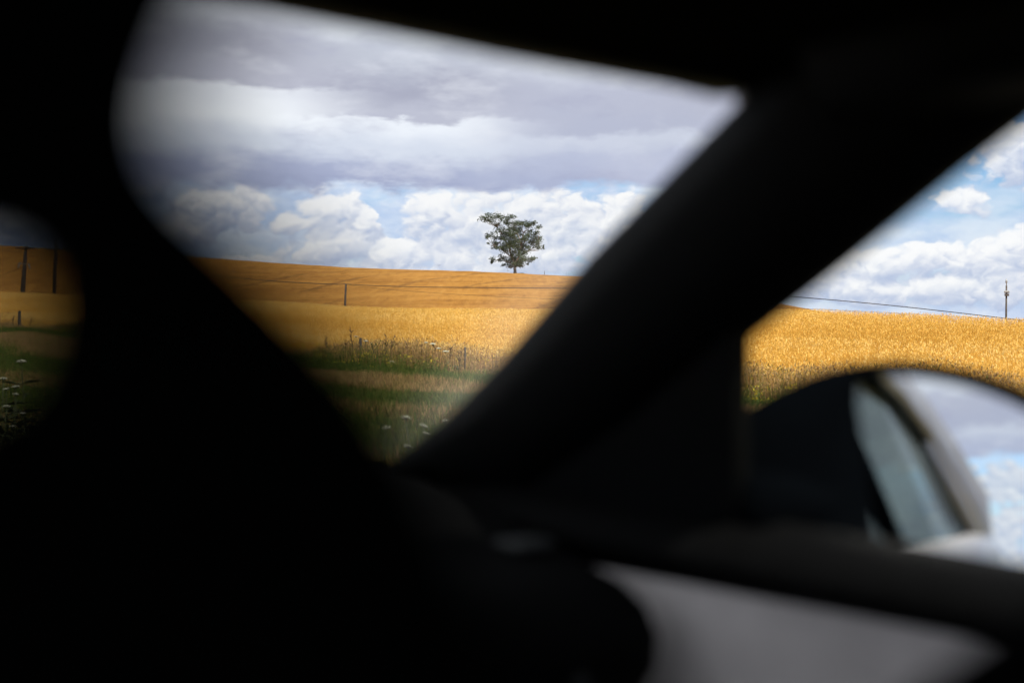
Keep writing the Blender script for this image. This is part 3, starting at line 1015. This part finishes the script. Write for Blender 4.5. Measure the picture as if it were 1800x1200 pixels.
_f = Vector((math.cos(PSI), -math.sin(PSI), 0)); _r = Vector((-math.sin(PSI), -math.cos(PSI), 0))


def cray(px, py): return _f + _r * ((px - 900) / FPX) + Vector((0, 0, (HORIZON - py) / FPX))


def cplane(p, n, px, py):
    d = cray(px, py); n = Vector(n); p = Vector(p)
    return EYE + d * ((p - EYE).dot(n) / d.dot(n))


SIDE_N = Vector((1, 0, 0)).cross(Vector((0, .18, .48)))
def on_side(px, py, inset=0.0): return cplane((0, -.76 + inset, .87), SIDE_N, px, py)
def side_y(z, s=-1): return s * (.76 - (z - .87) * .375)
mirr = lambda p: Vector((p[0], -p[1], p[2]))


def both(name, rings, material, parent, **k):
    loft(name, rings, material, parent, **k)
    loft(name, [[mirr(p) for p in r_] for r_ in rings], material, parent, **k)


# body shell below the waist line
def shell():
    st = [(2.28, .50, .60), (2.20, .72, .66), (2.0, .82, .72), (1.6, .855, .79), (1.15, .865, .85), (.6, .865, .86), (0, .865, .872), (-.7, .865, .90),
          (-1.3, .85, .935), (-1.7, .79, .945), (-1.92, .68, .94), (-1.97, .5, .92)]
    prof = lambda w, zb: [(.0, .20), (.7 * w, .20), (.94 * w, .24), (.985 * w, .40), (1.0 * w, .58), (.99 * w, zb - .13), (.985 * w, zb - .05), (.955 * w, zb - .012), (.90 * w, zb)]
    rings = []
    for x_, w, zb in st:
        h = prof(w, zb)
        rings.append([Vector((x_, -y_, z_)) for y_, z_ in reversed(h)] + [Vector((x_, y_, z_)) for y_, z_ in h[1:]])
    b = loft('body_shell', rings, silver, car, closed=False)
    ends = []
    for k in (0, -1):
        n = len(rings[k]); ends.append(mesh_obj('bumper', rings[k], [tuple(range(n))], silver, car))
    # bonnet
    V, F = [], []
    xs = np.linspace(1.13, 2.27, 9); ys = np.linspace(-1, 1, 13)
    for x_ in xs:
        w = np.interp(x_, [1.13, 1.6, 2.0, 2.2, 2.28], [.78, .775, .745, .655, .46]); ze = np.interp(x_, [1.13, 1.6, 2.0, 2.2, 2.28], [.852, .795, .725, .665, .605])
        for t in ys: V.append((x_, t * w, ze + .035 * (1 - t * t) + .003))
    for i in range(len(xs) - 1):
        for j in range(12): F.append((i * 13 + j, i * 13 + j + 1, i * 13 + j + 14, i * 13 + j + 13))
    mesh_obj('bonnet', V, F, silver, car, True)
    for x_ in (1.48, -1.25):
        for s_ in (-1, 1):
            t = bpy.data.meshes.new('tyre'); bm = bmesh.new()
            prof2 = [(.20, -.09), (.30, -.095), (.315, -.06), (.315, .06), (.30, .095), (.20, .09)]
            vs_ = [[bm.verts.new((r_ * math.cos(a), w_, r_ * math.sin(a))) for r_, w_ in prof2] for a in np.linspace(0, 2 * math.pi, 33)[:-1]]
            for i in range(32):
                for j in range(6): bm.faces.new((vs_[i][j], vs_[i][(j + 1) % 6], vs_[(i + 1) % 32][(j + 1) % 6], vs_[(i + 1) % 32][j]))
            bm.to_mesh(t); bm.free(); t.materials.append(rubber)
            w = bpy.data.objects.new('wheel', t); COL.objects.link(w); w.parent = car; w.location = (x_, s_ * .79, .315)
            tubes('rim', [([(0, -.07, 0), (0, .07, 0)], .2, 24)], steel, w)


shell()

# windscreen header and roof
def header_pt(px, py, crown=.03):
    z_ = 1.345
    for _ in range(6):
        p = cplane((0, 0, z_), (0, 0, 1), px, py)
        z_ = 1.33 + crown * max(0, 1 - (p.y / .6) ** 2)
    return cplane((0, 0, z_), (0, 0, 1), px, py)


HP = [header_pt(*q) for q in ((1330, 182), (1170, 152), (1000, 124), (850, 96), (700, 66), (560, 40), (430, 16))]
hx = lambda y_: float(np.interp(-abs(y_), [p.y for p in HP], [p.x for p in HP]))
RW = .59


def roof():
    ys = np.linspace(-RW, RW, 21)
    for nm, m_, lift, grow in (('roof_panel', silver, .042, .012), ('headliner', head_m, 0, 0)):
        xs = np.concatenate([[1.0, .93], np.linspace(.8, 0, 8)])
        V, F = [], []
        for i, k in enumerate(xs):
            for y_ in ys:
                x0 = hx(y_) + grow
                x1 = -1.42 - grow
                z_ = 1.33 + .03 * max(0, 1 - (y_ / .6) ** 2) + lift + .05 * math.sin(math.pi * min(1, (1 - k) * 1.0)) * (1 - (y_ / .62) ** 2)
                if k == 1.0 and nm == 'headliner': z_ += .0
                V.append((x1 + (x0 - x1) * k, y_ * (1 + grow), z_))
        n = len(ys)
        for i in range(len(xs) - 1):
            for j in range(n - 1): F.append((i * n + j, i * n + j + 1, (i + 1) * n + j + 1, (i + 1) * n + j))
        mesh_obj(nm, V, F, m_, car, True)
    # header rail closing the front edge
    rings = []
    for y_ in ys:
        x_ = hx(y_); z_ = 1.33 + .03 * max(0, 1 - (y_ / .6) ** 2)
        rings.append([Vector((x_, y_, z_)), Vector((x_ + .012, y_, z_ + .015)), Vector((x_ + .012, y_, z_ + .04)), Vector((x_ - .05, y_, z_ + .05)), Vector((x_ - .10, y_, z_ + .02)), Vector((x_ - .06, y_, z_ - .004))])
    loft('windscreen_header', rings, black, car)


roof()

# windscreen pillars: inner edge and window edge as seen, given depth inwards and outwards
PL = [(1345, 140), (1322, 163), (1196, 292), (1040, 452), (884, 636), (786, 738), (708, 806), (650, 850)]
PR = [(1900, 130), (1862, 163), (1700, 284), (1500, 446), (1310, 592), (1120, 745), (960, 850), (860, 900)]
rings = []
for (a, b) in zip(PL, PR):
    l = on_side(*a); r_ = on_side(*b)
    c = (l + r_) / 2
    nin = Vector((0, 1, .375)).normalized()
    w = (r_ - l)
    rings.append([l + nin * .004, l + w * .10 + nin * .022, l + w * .38 + nin * .040, l + w * .72 + nin * .030, r_ + nin * .002, r_ - nin * .02 - w * .05, l + w * .4 - nin * .045, l - nin * .012 + w * .02])
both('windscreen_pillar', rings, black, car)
# roof rail over the doors
rings = []
for x_ in (.16, .0, -.3, -.8, -1.42):
    z_ = 1.325
    y_ = -.565
    rings.append([Vector((x_, y_ + .06, z_ + .03)), Vector((x_, y_ + .02, z_ - .025)), Vector((x_, y_ - .012, z_ - .04)), Vector((x_, y_ - .035, z_ - .005)), Vector((x_, y_ - .025, z_ + .04)), Vector((x_, y_ + .02, z_ + .062))])
both('roof_rail', rings, black, car)
# bright outer skin of the roof rail and rear pillar
rings = []
for x_, dz, wdt in ((.30, .01, .03), (-.3, .012, .038), (-.9, .008, .045), (-1.2, -.01, .05), (-1.45, -.08, .065), (-1.62, -.22, .09), (-1.74, -.40, .12)):
    z_ = 1.345 + dz; y_ = side_y(z_) - .03
    rings.append([Vector((x_, y_, z_ + wdt)), Vector((x_, y_ - .012 - .375 * -.02, z_)), Vector((x_ + wdt * .6, y_ - .02, z_ - wdt)), Vector((x_ + wdt * .5, y_ + .01, z_ - wdt)), Vector((x_, y_ + .02, z_))])
both('roof_side_skin', rings, silver, car)


def pillar(name, x_top, x_bot, w_top, w_bot, material, out=0.0):
    rings = []
    for t in (0, .5, 1):
        z_ = 1.33 * (1 - t) + .85 * t
        xc = x_top * (1 - t) + x_bot * t; w = w_top * (1 - t) + w_bot * t
        y_ = side_y(z_) - out
        rings.append([Vector((xc - w, y_ - .008, z_)), Vector((xc + w, y_ - .008, z_)), Vector((xc + w, y_ + .025, z_)), Vector((xc + w * .6, y_ + .06, z_)), Vector((xc - w * .6, y_ + .06, z_)), Vector((xc - w, y_ + .025, z_))])
    both(name, rings, material, car)


pillar('rear_quarter_skin', -1.42, -1.60, .05, .10, silver, .012)
pillar('door_pillar', -.42, -.36, .04, .06, gloss_black)
pillar('rear_pillar', -1.43, -1.63, .05, .10, black)

# triangular trim in the front corner of each door window, behind the mirror foot
tri = [on_side(*q) for q in ((1307, 585), (1305, 700), (1306, 1010), (1000, 960), (860, 905), (960, 850), (1120, 742))]
nin = Vector((0, 1, .375)).normalized()
for f_, nm in ((lambda p: p, 'corner_trim'), (mirr, 'corner_trim')):
    n = len(tri)
    V = [f_(p + nin * .012) for p in tri] + [f_(p - nin * .012) for p in tri]
    F = [tuple(range(n)), tuple(range(2 * n - 1, n - 1, -1))] + [(i, (i + 1) % n, n + (i + 1) % n, n + i) for i in range(n)]
    mesh_obj(nm, V, F, black, car)


# glazing
def pane(name, pts, material, inset=0.0):
    me = mesh_obj(name, pts, [tuple(range(len(pts)))], material, car)
    return me


V, F = [], []
lp = [on_side(*q) for q in ((715, 806), (800, 738), (900, 636), (1050, 452), (1200, 292), (1320, 163))]
nrow = len(lp); cols = 17
for i, l in enumerate(lp):
    t = i / (nrow - 1)
    for j in range(cols):
        s_ = -1 + 2 * j / (cols - 1)
        bow = (1 - s_ * s_)
        V.append((l.x + .012 + bow * (.12 * (1 - t) + .05 * t), s_ * -(l.y) * 1.0, l.z + bow * .028 * t + .006))
for i in range(nrow - 1):
    for j in range(cols - 1): F.append((i * cols + j, i * cols + j + 1, (i + 1) * cols + j + 1, (i + 1) * cols + j))
mesh_obj('windscreen', V, F, screen, car, True)
for s_ in (-1, 1):
    q = lambda x_, z_: (x_, side_y(z_, s_), z_)
    pane('front_door_window', [q(-.37, .87), q(.80, .87), q(.86, .92), q(.60, 1.12), q(.30, 1.26), q(.12, 1.325), q(-.42, 1.325)], glass)
    pane('rear_door_window', [q(-1.55, .88), q(-.36, .87), q(-.42, 1.325), q(-1.36, 1.325)], tinted)
rw = [(-1.78, -.60, .90), (-1.78, .60, .90), (-1.45, .50, 1.36), (-1.45, -.50, 1.36)]
pane('rear_window', rw, tinted)
mesh_obj('parcel_shelf', [(-1.95, -.68, .885), (-1.95, .68, .885), (-1.35, .72, .86), (-1.35, -.72, .86)], [(0, 1, 2, 3)], soft_black, car)

# doors, inside faces
def door(x0, x1, s_, nm):
    root = empty(nm); root.parent = car
    card = [(-.70, .30), (-.70, .50), (-.672, .56), (-.668, .62), (-.70, .66), (-.702, .78), (-.706, .826)]
    V, F = [], []
    xs = np.linspace(x0, x1, 9)
    for x_ in xs:
        for y_, z_ in card: V.append((x_, y_ * -s_, z_))
    n = len(card)
    for i in range(len(xs) - 1):
        for j in range(n - 1): F.append((i * n + j, i * n + j + 1, (i + 1) * n + j + 1, (i + 1) * n + j))
    mesh_obj('door_card', V, F, grey_m, root, True)
    # padded ledge under the window
    rings = []
    for x_ in np.linspace(x0, x1, 9):
        k = max(0.0, x_) * .03
        rings.append([Vector((x_, (yy) * -s_, zz + k)) for yy, zz in ((-.700, .824), (-.690, .834), (-.692, .848), (-.708, .866), (-.735, .880), (-.772, .886), (-.79, .86), (-.76, .81))])
    loft('window_ledge', rings, soft_black, root)
    hd = [Vector((x0 + .12 * (x1 - x0) + t * .12, -s_ * (-.685 + .02 * math.sin(math.pi * t)), .74)) for t in (0, .25, .5, .75, 1)]
    tubes('door_handle', [(hd, .011, 8)], steel, root)
    tubes('armrest', [([( x0 + .15, -s_ * -.665, .60), (x0 + .3, -s_ * -.645, .62), (x0 + .75 * (x1 - x0), -s_ * -.645, .62), (x1 - .2, -s_ * -.67, .60)], [.02, .035, .035, .02], 8)], soft_black, root)


door(-.38, .98, -1, 'front_door'); door(-.38, .98, 1, 'front_door')
door(-1.35, -.42, -1, 'rear_door'); door(-1.35, -.42, 1, 'rear_door')

# dashboard
dprof = [(1.16, .935), (1.05, .930), (.92, .922), (.78, .893), (.66, .858), (.58, .848), (.52, .836), (.480, .815), (.460, .785), (.466, .750), (.492, .715), (.53, .66), (.56, .58), (.60, .40), (1.16, .30)]
DW = .655
def dash_ring(y_, k=0.0):
    return [Vector((x_ + k * (1 if x_ < .7 else 0), y_, z_ - k * .5)) for x_, z_ in dprof]
rings = [dash_ring(-DW, .03), dash_ring(-DW + .012, .010), dash_ring(-DW + .03), dash_ring(-.3), dash_ring(0), dash_ring(.3), dash_ring(DW - .03), dash_ring(DW - .012, .010), dash_ring(DW, .03)]
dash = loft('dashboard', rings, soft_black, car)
# outer air vents with grey knobs
for s_ in (-1, 1):
    V, F = box_data((.648, s_ * .60, .862), (.055, .05, .012))
    bevel(mesh_obj('demister_vent', V, F, vent_m, dash), .005)
    V, F = box_data((.50, s_ * .54, .765), (.05, .12, .07))
    vt = mesh_obj('air_vent', V, F, black, dash); bevel(vt, .01)
    tubes('vent_knob', [([(.474, s_ * .53, .745), (.462, s_ * .53, .742)], .011, 12)], vent_m, vt)
# scuttle between dash and glass, bulkhead and floor
mesh_obj('scuttle', [(1.0, -.745, .925), (1.30, -.66, .905), (1.30, .66, .905), (1.0, .745, .925)], [(0, 1, 2, 3)], soft_black, car)
mesh_obj('floor_pan', [(-1.6, -.78, .235), (1.2, -.78, .235), (1.2, .78, .235), (-1.6, .78, .235)], [(0, 1, 2, 3)], soft_black, car)
mesh_obj('bulkhead', [(1.18, -.80, .23), (1.18, .80, .23), (1.18, .76, .92), (1.18, -.76, .92)], [(0, 1, 2, 3)], soft_black, car)

# steering wheel
wh = empty('steering_wheel'); wh.parent = car
c = Vector((.33, .36, .80)); ax_ = Vector((-.9, 0, .42)).normalized(); a_ = Vector((0, 1, 0)); b_ = ax_.cross(a_)
tubes('rim', [([c + (a_ * math.cos(t) + b_ * math.sin(t)) * .185 for t in np.linspace(0, 2 * math.pi, 41)], .015, 10)], black, wh)
tubes('spoke', [([c, c + (a_ * math.cos(t) + b_ * math.sin(t)) * .18], [.04, .016], 8) for t in (0.1, math.pi - .1, -math.pi / 2)], black, wh)
tubes('column', [([c - ax_ * .0, c - ax_ * .35], [.05, .06], 12)], black, wh)


# front seats: one-piece backrest with an opening under the head pad
SEAT_X, SEAT_Y = -.525, .52
def seat_pt(px, py):
    p = cplane((SEAT_X, 0, 0), (1, 0, 0), px, py)
    return (SEAT_Y - p.y, p.z)
SHELL = [seat_pt(*q) for q in ((285, -20), (232, 100), (210, 200), (228, 300), (294, 380), (374, 450), (534, 600), (625, 700), (695, 800), (752, 900))]
OPENING = [seat_pt(*q) for q in ((-10, 406), (60, 414), (95, 450), (104, 520), (98, 600), (70, 680), (-10, 745))]


def seat(xc, yc, dz=0.0, wide=1.0):
    root = empty('front_seat'); root.parent = car
    # half outline of the shell and of the opening: distance from the seat's middle, height
    half = [(.0, 1.28), (.10, 1.275), (.150, 1.25), (.172, 1.21), (.176, 1.18)] + SHELL + [(.220, 1.03), (.235, .95), (.248, .80), (.250, .62), (.24, .45), (.0, .43)]
    outer = [(-a, b) for a, b in half] + [(a, b) for a, b in reversed(half[1:-1])]
    hh = [(.0, OPENING[0][1] + .001), (.05, OPENING[0][1])] + OPENING + [(.06, 1.064), (.0, 1.062)]
    hole = [(-a, b) for a, b in hh] + [(a, b) for a, b in reversed(hh[1:-1])]
    lean = .16
    to3 = lambda a, b, dpt: Vector((xc - (b - 1.1) * lean + dpt, yc + a * (1 + (wide - 1) * min(1, max(0, (1.125 - b) / .05))), b + dz * min(1, b - .1)))
    plate('backrest', [smooth_closed(outer, 4), smooth_closed(hole, 4)], to3, .018, .008, seat_m, root)
    # padding
    pad = [(-.09, 1.275), (0, 1.28), (.09, 1.275), (.115, 1.24), (.11, 1.18), (0, 1.175), (-.11, 1.18), (-.115, 1.24)]
    plate('head_pad', [smooth_closed(pad, 4)], lambda a, b, dpt: to3(a, b, dpt + .04), .06, .025, seat_m, root)
    bp = [(-.14, .98), (0, .99), (.14, .98), (.18, .85), (.19, .6), (.18, .46), (-.18, .46), (-.19, .6), (-.18, .85)]
    plate('back_pad', [smooth_closed(bp, 4)], lambda a, b, dpt: to3(a, b, dpt + .06), .09, .03, seat_m, root)
    cp = [(.0, -.25), (.30, -.26), (.48, -.24), (.50, 0), (.48, .24), (.30, .26), (.0, .25), (-.02, 0)]
    plate('cushion', [smooth_closed(cp, 4)], lambda a, b, dpt: Vector((xc + .06 + a, yc + b, .40 + dpt + a * .1)), .14, .05, seat_m, root)
    V, F = box_data((xc + .28, yc, .285), (.40, .40, .09))
    mesh_obj('seat_base', V, F, soft_black, root)


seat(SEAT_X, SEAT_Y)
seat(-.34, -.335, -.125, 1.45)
V, F = box_data((-1.25, 0, .62), (.16, 1.25, .62)); bevel(mesh_obj('rear_bench_back', V, F, seat_m, car), .05, 3)
V, F = box_data((-.95, 0, .40), (.50, 1.25, .16)); bevel(mesh_obj('rear_bench_seat', V, F, seat_m, car), .05, 3)
V, F = box_data((.1, 0, .40), (.9, .17, .26)); bevel(mesh_obj('centre_console', V, F, soft_black, car), .03, 3)


# wing mirror outside the side window
def wing_mirror():
    root = empty('wing_mirror'); root.parent = car
    G = cplane((0, -.965, 0), (0, 1, 0), 1665, 828)
    inc = (G - EYE).normalized()
    want = Vector((-1, .156, .094)).normalized()
    n = (want - inc).normalized()
    ex = n.cross(Vector((0, 0, 1))).normalized() * -1
    if ex.dot(_r) < 0: ex = -ex
    ey = n.cross(ex)
    if ey.z < 0: ey = -ey
    loc = lambda px, py: ((lambda p: ((p - G).dot(ex), (p - G).dot(ey)))(cplane(G, n, px, py)))
    gl = [loc(*q) for q in ((1506, 690), (1522, 668), (1600, 662), (1700, 680), (1800, 718), (1850, 760), (1862, 860), (1850, 975), (1800, 1002), (1690, 1003), (1590, 1002), (1552, 992), (1538, 930), (1520, 800))]
    ho = [loc(*q) for q in ((1304, 736), (1390, 678), (1470, 646), (1560, 634), (1640, 638), (1750, 662), (1850, 708), (1905, 760), (1915, 880), (1895, 1000), (1830, 1035), (1700, 1040), (1560, 1035), (1440, 1035), (1280, 1010), (1268, 860))]
    N = 64

    def radial(pts):
        pts = smooth_closed(pts, 8)
        P_ = np.array([tuple(p) for p in pts]); c0 = np.array([.0, .0])
        out_ = []
        for k in range(N):
            th = 2 * math.pi * k / N; dv = np.array([math.cos(th), math.sin(th)])
            best = .05
            for i in range(len(P_)):
                a, b = P_[i], P_[(i + 1) % len(P_)]
                e = b - a; den = dv[0] * e[1] - dv[1] * e[0]
                if abs(den) < 1e-9: continue
                t = (a[0] * e[1] - a[1] * e[0]) / den; u_ = (a[0] * dv[1] - a[1] * dv[0]) / den
                if t > 0 and -1e-6 <= u_ <= 1 + 1e-6: best = max(best, t)
            out_.append(dv * best)
        return out_
    go, hs = radial(gl), radial(ho)
    to = lambda q, d_: G + ex * float(q[0]) + ey * float(q[1]) + n * d_
    # glass, slightly convex
    V = [to((0, 0), 0)]; F = []
    Rc = 7.0
    rows = 8
    for i in range(1, rows + 1):
        for q in go:
            p = q * i / rows
            V.append(to(p, -float(p @ p) / (2 * Rc)))
    for k in range(N): F.append((0, 1 + k, 1 + (k + 1) % N))
    for i in range(rows - 1):
        for k in range(N):
            a = 1 + i * N + k; b = 1 + i * N + (k + 1) % N
            F.append((a, a + N, b + N, b))
    mg = mesh_obj('mirror_glass', V, F, mirror_m, root, True)
    hs = np.array(hs); go = np.array(go)
    hc = hs.mean(0)
    rings = [[to(q * 1.0, -.012) for q in go], [to(q * 1.012, .004) for q in go], [to(go[k] * 1.03 + (hs[k] - go[k]) * .3, .010) for k in range(N)],
             [to(hs[k] - (hs[k] - hc) * .03, .006) for k in range(N)], [to(hs[k], -.004) for k in range(N)], [to(hs[k], -.03) for k in range(N)],
             [to(hc + (hs[k] - hc) * .93, -.065) for k in range(N)], [to(hc + (hs[k] - hc) * .74, -.10) for k in range(N)], [to(hc + (hs[k] - hc) * .35, -.12) for k in range(N)]]
    loft('mirror_housing', rings, gloss_black, root)
    # backing plate so nothing shows through the rim
    mesh_obj('backing_plate', [to(q * 1.01, -.05) for q in go], [tuple(range(N))], black, root)
    a = on_side(1290, 900); b = to(hc + np.array([-.06, -.02]), -.05)
    tubes('mirror_foot', [([a, a.lerp(b, .5), b], [.05, .04, .045], 12)], gloss_black, root)


wing_mirror()
